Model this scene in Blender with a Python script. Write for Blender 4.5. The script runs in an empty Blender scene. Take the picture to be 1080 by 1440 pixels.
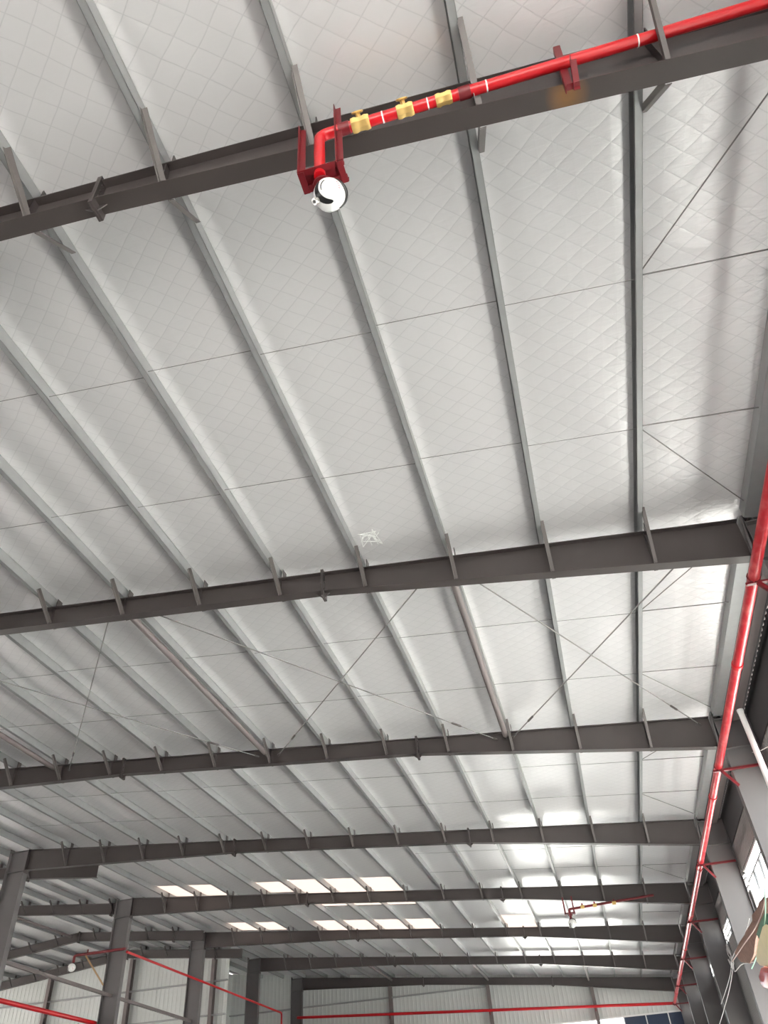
import bpy, math, random
from mathutils import Vector, Matrix
random.seed(7)
R = math.radians

# ------------------------------------------------------------------ camera
F_PX, YAW, PITCH, ROLL, ZC = 1040.39, -0.207159, 0.716393, -0.081888, 1.6
_cy, _sy, _cp, _sp = math.cos(YAW), math.sin(YAW), math.cos(PITCH), math.sin(PITCH)
FW = Vector((_sy * _cp, _cy * _cp, _sp))
_rt = Vector((_cy, -_sy, 0))
_up = _rt.cross(FW)
RT = math.cos(ROLL) * _rt + math.sin(ROLL) * _up
UP = -math.sin(ROLL) * _rt + math.cos(ROLL) * _up
scene = bpy.context.scene
col = scene.collection
cam_d = bpy.data.cameras.new('camera')
cam_d.sensor_fit = 'AUTO'
cam_d.sensor_width = 36
cam_d.lens = F_PX / 1440 * 36
cam_d.clip_end = 500
cam = bpy.data.objects.new('camera', cam_d)
col.objects.link(cam)
cam.matrix_world = Matrix(((RT.x, UP.x, -FW.x, 0), (RT.y, UP.y, -FW.y, 0), (RT.z, UP.z, -FW.z, ZC), (0, 0, 0, 1)))
scene.camera = cam

# ------------------------------------------------------------------ world, sun, exposure
w = bpy.data.worlds.new('world')
scene.world = w
w.use_nodes = True
bg = w.node_tree.nodes['Background']
bg.inputs[0].default_value = (0.95, 0.97, 1.0, 1)
bg.inputs[1].default_value = 1.6
sun_d = bpy.data.lights.new('sun', 'SUN')
sun_d.energy = 16.0
sun_d.angle = R(1.5)
sun_d.color = (1.0, 0.95, 0.88)
sun = bpy.data.objects.new('sun', sun_d)
col.objects.link(sun)
sun.rotation_euler = Vector((-0.10, 0.42, -0.90)).to_track_quat('-Z', 'Y').to_euler()
scene.view_settings.view_transform = 'Standard'
scene.view_settings.look = 'None'
scene.view_settings.gamma = 1
scene.view_settings.exposure = 2.13
scene.view_settings.use_curve_mapping = False
scene.cycles.use_denoising = True
scene.cycles.max_bounces = 10
scene.cycles.diffuse_bounces = 6
scene.cycles.sample_clamp_indirect = 8


def at(x, y, X=None, Y=None, Z=None, roof=None):
    """photo pixel -> point on the plane X=, Y=, Z= or on the right roof slope raised by roof"""
    d = FW + (x - 540) / F_PX * RT - (y - 720) / F_PX * UP
    if X is not None: t = X / d.x
    elif Y is not None: t = Y / d.y
    elif Z is not None: t = (Z - ZC) / d.z
    else: t = (H0 + SL * X0 + roof) / (d.z + SL * d.x)
    return Vector((d.x * t, d.y * t, d.z * t + ZC))


# ------------------------------------------------------------------ hall geometry (metres)
H0, SL, X0, PS = 7.0635, 0.0991, 2.0844, 1.5          # rafter top above the camera at the first purlin, slope, purlin pitch
RIDGE = -26.05
YR = {1: 2.68, 2: 9.688, 3: 16.80, 4: 24.005, 5: 31.337, 6: 38.583, 7: 45.818, 8: 53.05}
FLW = 0.18
YNEAR, YEND = -11.5, 53.42
BAYS = [(YNEAR, -4.4), (-4.4, 2.77)] + [(YR[i] + .09, YR[i + 1] + .09) for i in range(1, 7)] + [(YR[7] + .09, YEND)]
LEFT = -46.0
YLEFT = 43.55                                         # the part beyond the interior columns ends earlier
YL = {4: 26.1, 5: 32.15, 6: 38.1, 7: 43.0}


def rz(X):
    if X < RIDGE: X = 2 * RIDGE - X
    return H0 + SL * (X0 - X) + ZC


def ex(Y): return 3.40 + 0.0055 * (Y - 9.7)          # inner face of the wall columns
COLIN, COLOUT = -19.85, -19.10                        # interior column line
ORD = ['first', 'second', 'third', 'fourth', 'fifth', 'sixth', 'seventh', 'eighth', 'ninth', 'tenth', 'eleventh', 'twelfth',
       'thirteenth', 'fourteenth', 'fifteenth', 'sixteenth', 'seventeenth', 'eighteenth', 'nineteenth', 'twentieth',
       'twenty-first', 'twenty-second']


# ------------------------------------------------------------------ materials
def mat(name, color, rough=.5, metal=0., spec=.5, noise=0., nscale=3., bump=0., bscale=40., dark=None):
    m = bpy.data.materials.new(name)
    m.use_nodes = True
    nt = m.node_tree
    b = nt.nodes['Principled BSDF']
    b.inputs['Base Color'].default_value = (*color, 1)
    b.inputs['Roughness'].default_value = rough
    b.inputs['Metallic'].default_value = metal
    b.inputs['Specular IOR Level'].default_value = spec
    if noise:
        g = nt.nodes.new('ShaderNodeNewGeometry')
        n = nt.nodes.new('ShaderNodeTexNoise')
        n.inputs['Scale'].default_value = nscale
        n.inputs['Detail'].default_value = 4
        nt.links.new(g.outputs['Position'], n.inputs['Vector'])
        mx = nt.nodes.new('ShaderNodeMix')
        mx.data_type = 'RGBA'
        d = dark or tuple(c * (1 - noise) for c in color)
        l = tuple(min(1, c * (1 + noise)) for c in color)
        mx.inputs[6].default_value = (*d, 1)
        mx.inputs[7].default_value = (*l, 1)
        nt.links.new(n.outputs['Fac'], mx.inputs[0])
        nt.links.new(mx.outputs[2], b.inputs['Base Color'])
    if bump:
        g = nt.nodes.new('ShaderNodeNewGeometry')
        n = nt.nodes.new('ShaderNodeTexNoise')
        n.inputs['Scale'].default_value = bscale
        nt.links.new(g.outputs['Position'], n.inputs['Vector'])
        bp = nt.nodes.new('ShaderNodeBump')
        bp.inputs['Strength'].default_value = bump
        bp.inputs['Distance'].default_value = .01
        nt.links.new(n.outputs['Fac'], bp.inputs['Height'])
        nt.links.new(bp.outputs['Normal'], b.inputs['Normal'])
    return m


def foil_material():
    m = bpy.data.materials.new('quilted foil insulation')
    m.use_nodes = True
    nt = m.node_tree
    N, L = nt.nodes, nt.links
    b = N['Principled BSDF']
    b.inputs['Roughness'].default_value = .36
    b.inputs['Metallic'].default_value = .35
    geo = N.new('ShaderNodeNewGeometry')
    sep = N.new('ShaderNodeSeparateXYZ')
    L.new(geo.outputs['Position'], sep.inputs[0])

    def M(op, a, bb=None, c=None):
        n = N.new('ShaderNodeMath')
        n.operation = op
        for i, v in enumerate((a, bb, c)):
            if v is None: continue
            if isinstance(v, (int, float)): n.inputs[i].default_value = v
            else: L.new(v, n.inputs[i])
        return n.outputs[0]
    s = .21
    ds = []
    wob = N.new('ShaderNodeTexNoise')
    wob.inputs['Scale'].default_value = 1.3
    L.new(geo.outputs['Position'], wob.inputs['Vector'])
    for sg in (1, -1):
        u = M('ADD', M('MULTIPLY', sep.outputs[0], math.sin(R(38.5)) / s), M('MULTIPLY', sep.outputs[1], sg * math.cos(R(38.5)) / s))
        u = M('ADD', u, M('MULTIPLY', wob.outputs['Fac'], .5))
        ds.append(M('MULTIPLY', M('ABSOLUTE', M('SUBTRACT', M('FRACT', u), .5)), 2.))   # 1 on the stitch line, 0 between
    d = M('SUBTRACT', 1., M('MAXIMUM', ds[0], ds[1]))                                     # 0 on the lines
    pil = M('POWER', d, .45)
    wr = N.new('ShaderNodeTexNoise')
    wr.inputs['Scale'].default_value = 9
    wr.inputs['Detail'].default_value = 5
    wr.inputs['Distortion'].default_value = .8
    mp = N.new('ShaderNodeMapping')
    mp.inputs['Scale'].default_value = (.35, 1.6, 1)
    L.new(geo.outputs['Position'], mp.inputs['Vector'])
    L.new(mp.outputs[0], wr.inputs['Vector'])
    mr = N.new('ShaderNodeMapRange')
    mr.inputs[1].default_value, mr.inputs[2].default_value = 2.3, 3.4
    mr.inputs[3].default_value, mr.inputs[4].default_value = .55, 2.4
    L.new(sep.outputs[0], mr.inputs[0])
    h = M('ADD', M('MULTIPLY', pil, .5), M('MULTIPLY', wr.outputs['Fac'], mr.outputs[0]))
    bp = N.new('ShaderNodeBump')
    bp.inputs['Strength'].default_value = .30
    bp.inputs['Distance'].default_value = .022
    L.new(h, bp.inputs['Height'])
    L.new(bp.outputs['Normal'], b.inputs['Normal'])
    line = M('SMOOTH_MIN', M('MULTIPLY', d, 14.), 1., .2)
    mx = N.new('ShaderNodeMix')
    mx.data_type = 'RGBA'
    mx.inputs[6].default_value = (.67, .66, .67, 1)
    mx.inputs[7].default_value = (.785, .77, .78, 1)
    L.new(line, mx.inputs[0])
    L.new(mx.outputs[2], b.inputs['Base Color'])
    return m


def pipe_wrap_material():
    """red paint with a thin torn plastic film on it"""
    m = mat('film-wrapped red pipe', (.50, .02, .03), .28)
    nt = m.node_tree
    N, L = nt.nodes, nt.links
    b = N['Principled BSDF']
    g = N.new('ShaderNodeNewGeometry')
    mp = N.new('ShaderNodeMapping')
    mp.inputs['Scale'].default_value = (5, 3.2, 5)
    n = N.new('ShaderNodeTexNoise')
    n.inputs['Scale'].default_value = 1.4
    n.inputs['Detail'].default_value = 5
    L.new(g.outputs['Position'], mp.inputs[0])
    L.new(mp.outputs[0], n.inputs['Vector'])
    r = N.new('ShaderNodeValToRGB')
    r.color_ramp.elements[0].position = .48
    r.color_ramp.elements[0].color = (.46, .015, .025, 1)
    r.color_ramp.elements[1].position = .78
    r.color_ramp.elements[1].color = (.66, .14, .14, 1)
    L.new(n.outputs['Fac'], r.inputs[0])
    L.new(r.outputs[0], b.inputs['Base Color'])
    return m


def glass_material(name, tint, f):
    m = bpy.data.materials.new(name)
    m.use_nodes = True
    nt = m.node_tree
    N, L = nt.nodes, nt.links
    N.remove(N['Principled BSDF'])
    t = N.new('ShaderNodeBsdfTransparent')
    t.inputs[0].default_value = (*tint, 1)
    gl = N.new('ShaderNodeBsdfGlossy')
    gl.inputs['Roughness'].default_value = .05
    mx = N.new('ShaderNodeMixShader')
    mx.inputs[0].default_value = f
    L.new(t.outputs[0], mx.inputs[1])
    L.new(gl.outputs[0], mx.inputs[2])
    L.new(mx.outputs[0], N['Material Output'].inputs[0])
    return m


def translucent_material():
    m = bpy.data.materials.new('fibreglass rooflight')
    m.use_nodes = True
    nt = m.node_tree
    N, L = nt.nodes, nt.links
    N.remove(N['Principled BSDF'])
    t = N.new('ShaderNodeBsdfTranslucent')
    t.inputs[0].default_value = (.33, .30, .285, 1)
    d = N.new('ShaderNodeBsdfDiffuse')
    d.inputs[0].default_value = (.6, .57, .53, 1)
    mx = N.new('ShaderNodeMixShader')
    mx.inputs[0].default_value = .35
    L.new(t.outputs[0], mx.inputs[1])
    L.new(d.outputs[0], mx.inputs[2])
    L.new(mx.outputs[0], N['Material Output'].inputs[0])
    return m


def rust_flange_material():
    m = mat('painted flange with rust stain', (.050, .041, .039), .42, noise=.12, nscale=2)
    nt = m.node_tree
    N, L = nt.nodes, nt.links
    b = N['Principled BSDF']
    src = b.inputs['Base Color'].links[0].from_socket
    g = N.new('ShaderNodeNewGeometry')
    v = N.new('ShaderNodeVectorMath')
    v.operation = 'DISTANCE'
    v.inputs[1].default_value = (1.26, 2.77, rz(1.26) - .60)
    L.new(g.outputs['Position'], v.inputs[0])
    mr = N.new('ShaderNodeMapRange')
    mr.inputs[1].default_value = .04
    mr.inputs[2].default_value = .19
    mr.inputs[3].default_value = .75
    mr.inputs[4].default_value = 0
    L.new(v.outputs['Value'], mr.inputs[0])
    mx = N.new('ShaderNodeMix')
    mx.data_type = 'RGBA'
    mx.inputs[7].default_value = (.24, .115, .035, 1)
    L.new(mr.outputs[0], mx.inputs[0])
    L.new(src, mx.inputs[6])
    L.new(mx.outputs[2], b.inputs['Base Color'])
    return m


FOIL = foil_material()
STEEL = mat('dark painted steel', (.058, .048, .047), .42, noise=.14, nscale=1.5, bump=.06)
RUSTFL = rust_flange_material()
COLM = mat('grey painted column', (.122, .113, .114), .5, noise=.08, nscale=1.2)
GALV = mat('galvanised steel', (.31, .315, .315), .40, metal=.3, noise=.1, nscale=6)
STRUTM = mat('brown primer tube', (.15, .125, .122), .5, noise=.08)
FLYM = mat('angle paint with caught light', (.125, .112, .108), .45)  # lightened so the light the braces catch is in the colour
RODM = mat('thin dark steel rod', (.21, .205, .20), .5, metal=.3)
RED = mat('red pipe paint', (.52, .006, .012), .3)
REDD = mat('dark red bracket paint', (.15, .004, .009), .45)
WRAP = pipe_wrap_material()
BRASS = mat('brass', (.72, .48, .17), .35, metal=.6)
GOLDM = mat('ochre brace paint', (.33, .20, .09), .5)
WHITE = mat('white plastic', (.86, .86, .85), .3)
BLACK = mat('black plastic', (.012, .012, .013), .3)
CHROME = mat('lens metal', (.62, .6, .57), .25, metal=.7)
MARK = mat('red marking', (.55, .22, .24), .5)
RINGM = mat('white joint tape', (.85, .8, .78), .5)
PVC = mat('white pvc pipe', (.72, .72, .71), .4)
WALLM = mat('white wall sheet', (.56, .575, .56), .5, noise=.05, nscale=.7)
WALLG = mat('grey wall sheet', (.27, .262, .255), .55, noise=.06, nscale=.7)
CONC = mat('concrete floor', (.20, .195, .19), .6, noise=.15, nscale=.5, bump=.1, bscale=8)
EARTH = mat('pale yard concrete', (.60, .585, .57), .8, noise=.12, nscale=.2)
SHEETM = mat('brown roof sheet', (.17, .145, .145), .5)
FRAMEM = mat('white window frame', (.75, .75, .74), .4)
DARKFR = mat('dark window frame', (.09, .09, .095), .4)
GLASS = glass_material('clear glass', (.94, .97, .97), .08)
BLUEG = mat('dark blue glazing', (.045, .06, .10), .12, spec=.6)
LIGHTP = translucent_material()
GUTSHADE = mat('gutter sheet and wall-top shade', (.05, .048, .05), .6)  # closing sheet colour, also used as painted shade on the wall top
CBLE = mat('grey cable', (.55, .52, .52), .5)
CGREEN = mat('pale green cable', (.35, .60, .48), .5)
CPINK = mat('pale pink cable', (.72, .52, .47), .5)
CBLK = mat('dark cable', (.05, .045, .05), .5)
RUSTY = mat('rust brown sheet', (.30, .17, .13), .8, noise=.45, nscale=9, bump=.5, bscale=25)
CREAM = mat('pale yellow fabric', (.86, .74, .46), .6, noise=.08, nscale=5)
GREENF = mat('green fabric', (.10, .22, .15), .7, noise=.3, nscale=8)


# ------------------------------------------------------------------ mesh helpers
class MB:
    def __init__(self): self.v, self.f, self.s = [], [], False

    def add(self, vs, fs):
        n = len(self.v)
        self.v += [Vector(a) for a in vs]
        self.f += [tuple(i + n for i in f) for f in fs]
        return self

    def hexa(self, p):
        return self.add(p, [(3, 2, 1, 0), (4, 5, 6, 7), (0, 1, 5, 4), (1, 2, 6, 5), (2, 3, 7, 6), (3, 0, 4, 7)])

    def box(self, x0, x1, y0, y1, z0, z1):
        return self.hexa([(x0, y0, z0), (x1, y0, z0), (x1, y1, z0), (x0, y1, z0), (x0, y0, z1), (x1, y0, z1), (x1, y1, z1), (x0, y1, z1)])

    def bar(self, a, b, w, h, up=(0, 0, 1), ow=0, oh=0):
        a, b = Vector(a), Vector(b)
        d = (b - a).normalized()
        s = d.cross(Vector(up))
        if s.length < 1e-4: s = d.cross(Vector((1, 0, 0)))
        s.normalize()
        u = s.cross(d)
        q = [(-1, -1), (1, -1), (1, 1), (-1, 1)]
        return self.hexa([a + s * (w / 2 * i + ow) + u * (h / 2 * j + oh) for i, j in q] + [b + s * (w / 2 * i + ow) + u * (h / 2 * j + oh) for i, j in q])

    def angle(self, a, b, leg=.05, t=.006, up=(0, 0, 1)):
        self.bar(a, b, leg, t, up, 0, -leg / 2)
        return self.bar(a, b, t, leg, up, -leg / 2, 0)

    def tube(self, pts, r, n=10, cap=True):
        pts = [Vector(p) for p in pts]
        base = len(self.v)
        prev = None
        rs = r if isinstance(r, (list, tuple)) else [r] * len(pts)
        for i, p in enumerate(pts):
            d = (pts[min(i + 1, len(pts) - 1)] - pts[max(i - 1, 0)]).normalized()
            if prev is None:
                s = d.cross(Vector((0, 0, 1)))
                if s.length < 1e-3: s = d.cross(Vector((1, 0, 0)))
            else: s = prev - d * prev.dot(d)
            s.normalize()
            prev = s
            u = d.cross(s)
            for k in range(n):
                a = 2 * math.pi * k / n
                self.v.append(p + (s * math.cos(a) + u * math.sin(a)) * rs[i])
        for i in range(len(pts) - 1):
            for k in range(n):
                a, b = base + i * n + k, base + i * n + (k + 1) % n
                self.f.append((a, b, b + n, a + n))
        if cap:
            self.f.append(tuple(base + k for k in range(n))[::-1])
            self.f.append(tuple(base + (len(pts) - 1) * n + k for k in range(n)))
        self.s = True
        return self

    def build(self, name, m, parent=None, loc=None):
        o0 = Vector(parent.location) if parent else Vector(loc or (0, 0, 0))
        me = bpy.data.meshes.new(name)
        me.from_pydata([v - o0 for v in self.v], [], self.f)
        me.materials.append(m)
        if self.s:
            me.polygons.foreach_set('use_smooth', [True] * len(me.polygons))
            try: me.set_sharp_from_angle(angle=R(40))
            except Exception: pass
        me.update()
        o = bpy.data.objects.new(name, me)
        col.objects.link(o)
        if parent: o.parent = parent
        else: o.location = o0
        return o


def sub(mb, name, m, part, root):
    """build a sub-part: geometry in world space, parented to a part that sits at the root's origin"""
    o = mb.build(name, m, root)
    o.parent = part
    return o


def tag(o, label=None, cat=None, group=None, kind=None):
    if label: o['label'] = label
    if cat: o['category'] = cat
    if group: o['group'] = group
    if kind: o['kind'] = kind
    return o


def thing(name, loc, label, cat, group=None):
    o = bpy.data.objects.new(name, None)
    o.empty_display_size = .1
    col.objects.link(o)
    o.location = loc
    return tag(o, label, cat, group)


def child(o, name, parent, loc):
    c = o.copy()
    c.name = name
    col.objects.link(c)
    c.parent = parent
    c.location = loc
    return c


def bend(pts, r=.12, n=5):
    """round the corners of a polyline"""
    pts = [Vector(p) for p in pts]
    out = [pts[0]]
    for i in range(1, len(pts) - 1):
        a, b, c = pts[i - 1], pts[i], pts[i + 1]
        ra = min(r, (a - b).length * .45, (c - b).length * .45)
        p0, p1 = b + (a - b).normalized() * ra, b + (c - b).normalized() * ra
        for k in range(n + 1):
            t = k / n
            out.append(p0 * (1 - t) ** 2 + b * 2 * t * (1 - t) + p1 * t * t)
    return out + [pts[-1]]


# ================================================================== SETTING
tag(MB().box(LEFT - .3, 4.6, YNEAR - 3, YEND + .4, -.2, 0).build('floor', CONC), kind='structure')
tag(MB().box(-160, 160, -120, 160, -.5, -.21).build('ground', EARTH), kind='structure')

# --- ceiling: sheet above, quilted insulation between purlins, rooflights
PURX = [X0 - .06 - k * PS for k in range(19)]                 # web line of each purlin, right slope
gaps = [(3.62, PURX[0])] + [(PURX[k], PURX[k + 1]) for k in range(18)] + [(PURX[18], RIDGE)]
LPX = [2 * RIDGE - (X0 - .06 - k * PS) for k in range(18, 4, -1)]
lgaps = [(RIDGE, LPX[0])] + [(LPX[k], LPX[k + 1]) for k in range(len(LPX) - 1)]
ROOFLIGHT = {}
for g in (7, 8, 9): ROOFLIGHT[g] = [(30.0, 34.6), (37.4, 41.2)]
ROOFLIGHT[10] = [(30.2, 32.0), (37.4, 41.2)]
for g in (12, 13): ROOFLIGHT[g] = [(30.3, 32.2), (37.5, 39.4)]
ROOFLIGHT[4] = [(37.0, 40.5)]
_pc = {}


def roof_panel(xa, xb, ya, yb, parent, sag=.022):
    key = (round(xa - xb, 3), round(ya - yb, 3), xa <= RIDGE + .001)
    if key not in _pc:
        nx, ny = 8, 16
        wd, ln = xa - xb, yb - ya
        sl = SL if xa > RIDGE + .001 else -SL
        vs, fs = [], []
        for j in range(ny + 1):
            v = j / ny
            v = .5 - .5 * math.cos(math.pi * v) * (1 - .25 * (1 - abs(2 * v - 1)))
            ev = min(1, min(v, 1 - v) * ln / .9)
            ev = ev * ev * (3 - 2 * ev)
            for i in range(nx + 1):
                u = i / nx
                eu = min(1, min(u, 1 - u) * wd / .22)
                s = sag * (eu * (2 - eu)) * (.45 + .55 * ev) + .006 * math.sin(7 * u + 9 * v) * eu * ev
                vs.append((-wd * u, ln * v, sl * wd * u - s))
        for j in range(ny):
            for i in range(nx):
                a = j * (nx + 1) + i
                fs.append((a, a + nx + 1, a + nx + 2, a + 1))
        me = bpy.data.meshes.new('insulation_panel')
        me.from_pydata(vs, [], fs)
        me.materials.append(FOIL)
        me.polygons.foreach_set('use_smooth', [True] * len(fs))
        _pc[key] = me
    o = bpy.data.objects.new('insulation_panel', _pc[key])
    col.objects.link(o)
    o.parent = parent
    o.location = (xa, ya, rz(xa) + .20)
    return o


def minus(y0, y1, cuts):
    segs = [(y0, y1)]
    for c0, c1 in cuts:
        new = []
        for a, b in segs:
            if c1 <= a or c0 >= b: new.append((a, b)); continue
            if c0 > a: new.append((a, c0))
            if c1 < b: new.append((c1, b))
        segs = new
    return [s for s in segs if s[1] - s[0] > .02]


roof = MB()
lights = []
for gi, (xa, xb) in enumerate(gaps + lgaps):
    cuts = ROOFLIGHT.get(gi, []) if gi < len(gaps) else []
    for a, b in minus(YNEAR, YEND + .2, cuts):
        x1 = 4.5 if gi == 0 else xa
        z1, z2 = rz(x1) + .26, rz(xb) + .26
        roof.add([(x1, a, z1), (xb, a, z2), (xb, b, z2), (x1, b, z1)], [(0, 1, 2, 3)])
    for c in cuts: lights.append((xa, xb, *c))
ceiling = roof.build('ceiling', SHEETM)
tag(ceiling, 'sloping roof lined with quilted silver foil insulation', kind='structure')
for gi, (xa, xb) in enumerate(gaps + lgaps):
    left = xb < -20.6
    cuts = list(ROOFLIGHT.get(gi, [])) if gi < len(gaps) else []
    for bi, (y0, y1) in enumerate(BAYS):
        if left and y1 < 20: continue                         # never in view there
        for a, b in minus(y0, y1, cuts + ([(YLEFT, 60.)] if xb < -24.2 else [])):
            roof_panel(xa, xb, a, b, ceiling)
for xa, xb, a, b in lights:
    z1, z2 = rz(xa) + .215, rz(xb) + .215
    MB().hexa([(xa, a, z1), (xa, b, z1), (xb, b, z2), (xb, a, z2), (xa, a, z1 + .01), (xa, b, z1 + .01), (xb, b, z2 + .01), (xb, a, z2 + .01)]).build('rooflight_panel', LIGHTP, ceiling)

# --- right wall: plinth, windows between the columns, sheet above
WX = .82                                                        # wall face offset from the column's inner face
WIN0, WIN1 = 1.0, 7.02


def wall_strip(ya, yb, z0, z1, m, name, parent, rib=.2):
    mb = MB()
    n = max(1, int((yb - ya) / rib))
    ys = []
    for i in range(n):
        y = ya + (yb - ya) * i / n
        d = (yb - ya) / n
        ys += [(y, 0), (y + d * .55, 0), (y + d * .65, .025), (y + d * .9, .025)]
    ys.append((yb, 0))
    vs = []
    for y, o in ys:
        x = ex(y) + WX - o
        vs += [(x, y, z0), (x, y, z1)]
    fs = [(2 * i, 2 * i + 1, 2 * i + 3, 2 * i + 2) for i in range(len(ys) - 1)]
    mb.add(vs, fs)
    x0, x1 = ex(ya) + WX + .03, ex(yb) + WX + .03
    mb.hexa([(x0, ya, z0), (x0 + .05, ya, z0), (x1 + .05, yb, z0), (x1, yb, z0), (x0, ya, z1), (x0 + .05, ya, z1), (x1 + .05, yb, z1), (x1, yb, z1)])
    return mb.build(name, m, parent)


wr = MB()
wr.hexa([(ex(YNEAR) + WX, YNEAR, -.1), (ex(YNEAR) + WX + .24, YNEAR, -.1), (ex(YEND) + WX + .24, YEND, -.1), (ex(YEND) + WX, YEND, -.1),
         (ex(YNEAR) + WX, YNEAR, .7), (ex(YNEAR) + WX + .24, YNEAR, .7), (ex(YEND) + WX + .24, YEND, .7), (ex(YEND) + WX, YEND, .7)])
wall_r = tag(wr.build('wall_right', WALLG), 'long side wall of ribbed grey sheet with high windows', kind='structure')
CY = [YNEAR, -4.31] + [YR[i] + .09 for i in range(1, 8)] + [YEND]
for i in range(len(CY) - 1):
    wall_strip(CY[i], CY[i + 1], WIN1, rz(4.3) + .2, WALLG, 'wall_panel', wall_r)
BANDS = []
for i in range(len(CY) - 1):
    if i <= 2 or i >= 5:
        zs = 6.35 if i <= 2 else 6.5  # near bays' top strip is unseen, added to brighten the eave gap
        wall_strip(CY[i], CY[i + 1], 3.6, zs, WALLG, 'wall_panel', wall_r)
        BANDS += [(i, .7, 3.6, 1), (i, zs, WIN1, 0)]
    else:
        wall_strip(CY[i], CY[i + 1], 4.3, 4.9, WALLG, 'wall_panel', wall_r)
        BANDS += [(i, .7, 4.3, 1), (i, 4.9, WIN1, 0)]
for bnum, (i, WIN0, WZ1, low) in enumerate(BANDS):
    ya, yb = CY[i] + .12, CY[i + 1] - .12
    wroot = bpy.data.objects.new('window_%d' % (bnum + 1), None)
    col.objects.link(wroot)
    wroot.location = (ex(ya) + WX, ya, WIN0)
    tag(wroot, kind='structure')
    fr = MB()

    def wp(y, dx, z): return (ex(y) + WX + dx, y, z)

    def wbox(mb, y0, y1, z0, z1, d0=.02, d1=.08):
        mb.hexa([wp(y0, d0, z0), wp(y0, d1, z0), wp(y1, d1, z0), wp(y1, d0, z0), wp(y0, d0, z1), wp(y0, d1, z1), wp(y1, d1, z1), wp(y1, d0, z1)])
        return mb
    for z0, z1 in ((WIN0, WIN0 + .06), (WZ1 - .06, WZ1)): wbox(fr, ya, yb, z0, z1)
    wbox(fr, ya, ya + .06, WIN0, WZ1); wbox(fr, yb - .06, yb, WIN0, WZ1)
    fr.build('frame', FRAMEM, wroot)
    rows = [WIN0 + .03, (WIN0 + WZ1) / 2 - .1, WZ1 - min(.34, (WZ1 - WIN0) * .3), WZ1 - .03]
    ncol = 6
    for z in rows[1:-1]:
        wbox(MB(), ya, yb, z - .02, z + .02).build('transom', DARKFR, wroot)
    for k in range(1, ncol):
        y = ya + (yb - ya) * k / ncol
        wbox(MB(), y - .02, y + .02, WIN0, WZ1 - .34).build('mullion', DARKFR, wroot)
    for k in range(ncol):
        for j in range(len(rows) - 1):
            wbox(MB(), ya + (yb - ya) * k / ncol, ya + (yb - ya) * (k + 1) / ncol, rows[j], rows[j + 1], .045, .051).build('pane', GLASS, wroot)

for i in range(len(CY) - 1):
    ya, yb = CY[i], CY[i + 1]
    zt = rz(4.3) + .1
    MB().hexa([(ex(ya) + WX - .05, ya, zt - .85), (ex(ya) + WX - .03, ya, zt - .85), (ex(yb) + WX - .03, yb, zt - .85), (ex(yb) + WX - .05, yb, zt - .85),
               (ex(ya) + WX - .05, ya, zt), (ex(ya) + WX - .03, ya, zt), (ex(yb) + WX - .03, yb, zt), (ex(yb) + WX - .05, yb, zt)]).build('eave_shade_panel', GUTSHADE, wall_r)  # added dark panel standing in for shade along the wall top
    MB().bar((ex(ya) + .50, ya + .1, zt - .16), (ex(yb) + .50, yb - .1, zt - .16), .16, .1).build('girt', STRUTM, wall_r)

# --- far end wall: ribbed white sheets between the posts, window band low on the right
POSTX = [4.2, -1.0, -7.15, -13.3, -19.5, -24.2]
LPOST = [-19.95, -20.75, -25.8, -30.9, -36., -41., LEFT]
wall_b = tag(MB().box(-24.2, 4.4, YEND + .12, YEND + .16, -.1, .9).build('wall_back', WALLM), 'far end wall of white ribbed sheet', kind='structure')
BANDZ = 6.95


def end_sheet(xa, xb, z0, Yw=YEND, par=None):
    mb = MB()
    n = int((xa - xb) / .25)
    xs = []
    for i in range(n):
        x, d = xa - (xa - xb) * i / n, (xa - xb) / n
        xs += [(x, 0), (x - d * .55, 0), (x - d * .65, .015), (x - d * .9, .015)]
    xs.append((xb, 0))
    vs = []
    for x, o in xs: vs += [(x, Yw - o, z0), (x, Yw - o, rz(x) + .25)]
    mb.add(vs, [(2 * i, 2 * i + 1, 2 * i + 3, 2 * i + 2) for i in range(len(xs) - 1)])
    mb.add([(xa, Yw + .06, z0), (xa, Yw + .06, rz(xa) + .25), (xb, Yw + .06, rz(xb) + .25), (xb, Yw + .06, z0)], [(0, 1, 2, 3)])
    return mb.build('wall_panel', WALLM, par or wall_b)


for a, b in zip(POSTX[:-1], POSTX[1:]): end_sheet(a, b, BANDZ if a > -12 else .9)
tag(MB().box(-24.25, -24.15, YLEFT, YEND, -.1, rz(-24.2) + .2).build('wall_recess', WALLM), kind='structure')
wall_l = tag(MB().box(LEFT, -19.95, YLEFT + .08, YLEFT + .14, -.1, .9).build('wall_back_left', WALLM), 'white ribbed end wall beyond the interior columns', kind='structure')
for a, b in zip(LPOST[:-1], LPOST[1:]):
    if a > RIDGE > b:
        end_sheet(a, RIDGE, .9, YLEFT, wall_l); end_sheet(RIDGE, b, .9, YLEFT, wall_l)
    else: end_sheet(a, b, .9, YLEFT, wall_l)
    for z in (6.3 + ZC, 7.85 + ZC):
        MB().box(b, a, YLEFT - .18, YLEFT - .02, z - .035, z + .035).build('girt', GALV, wall_l)
win = bpy.data.objects.new('window_40', None)
col.objects.link(win)
win.location = (-4, YEND, 1)
tag(win, kind='structure')
MB().box(-13.3, 4.2, YEND - .02, YEND + .08, BANDZ - .08, BANDZ).box(-13.3, 4.2, YEND - .02, YEND + .08, .9, 1).build('frame', FRAMEM, win)
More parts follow.
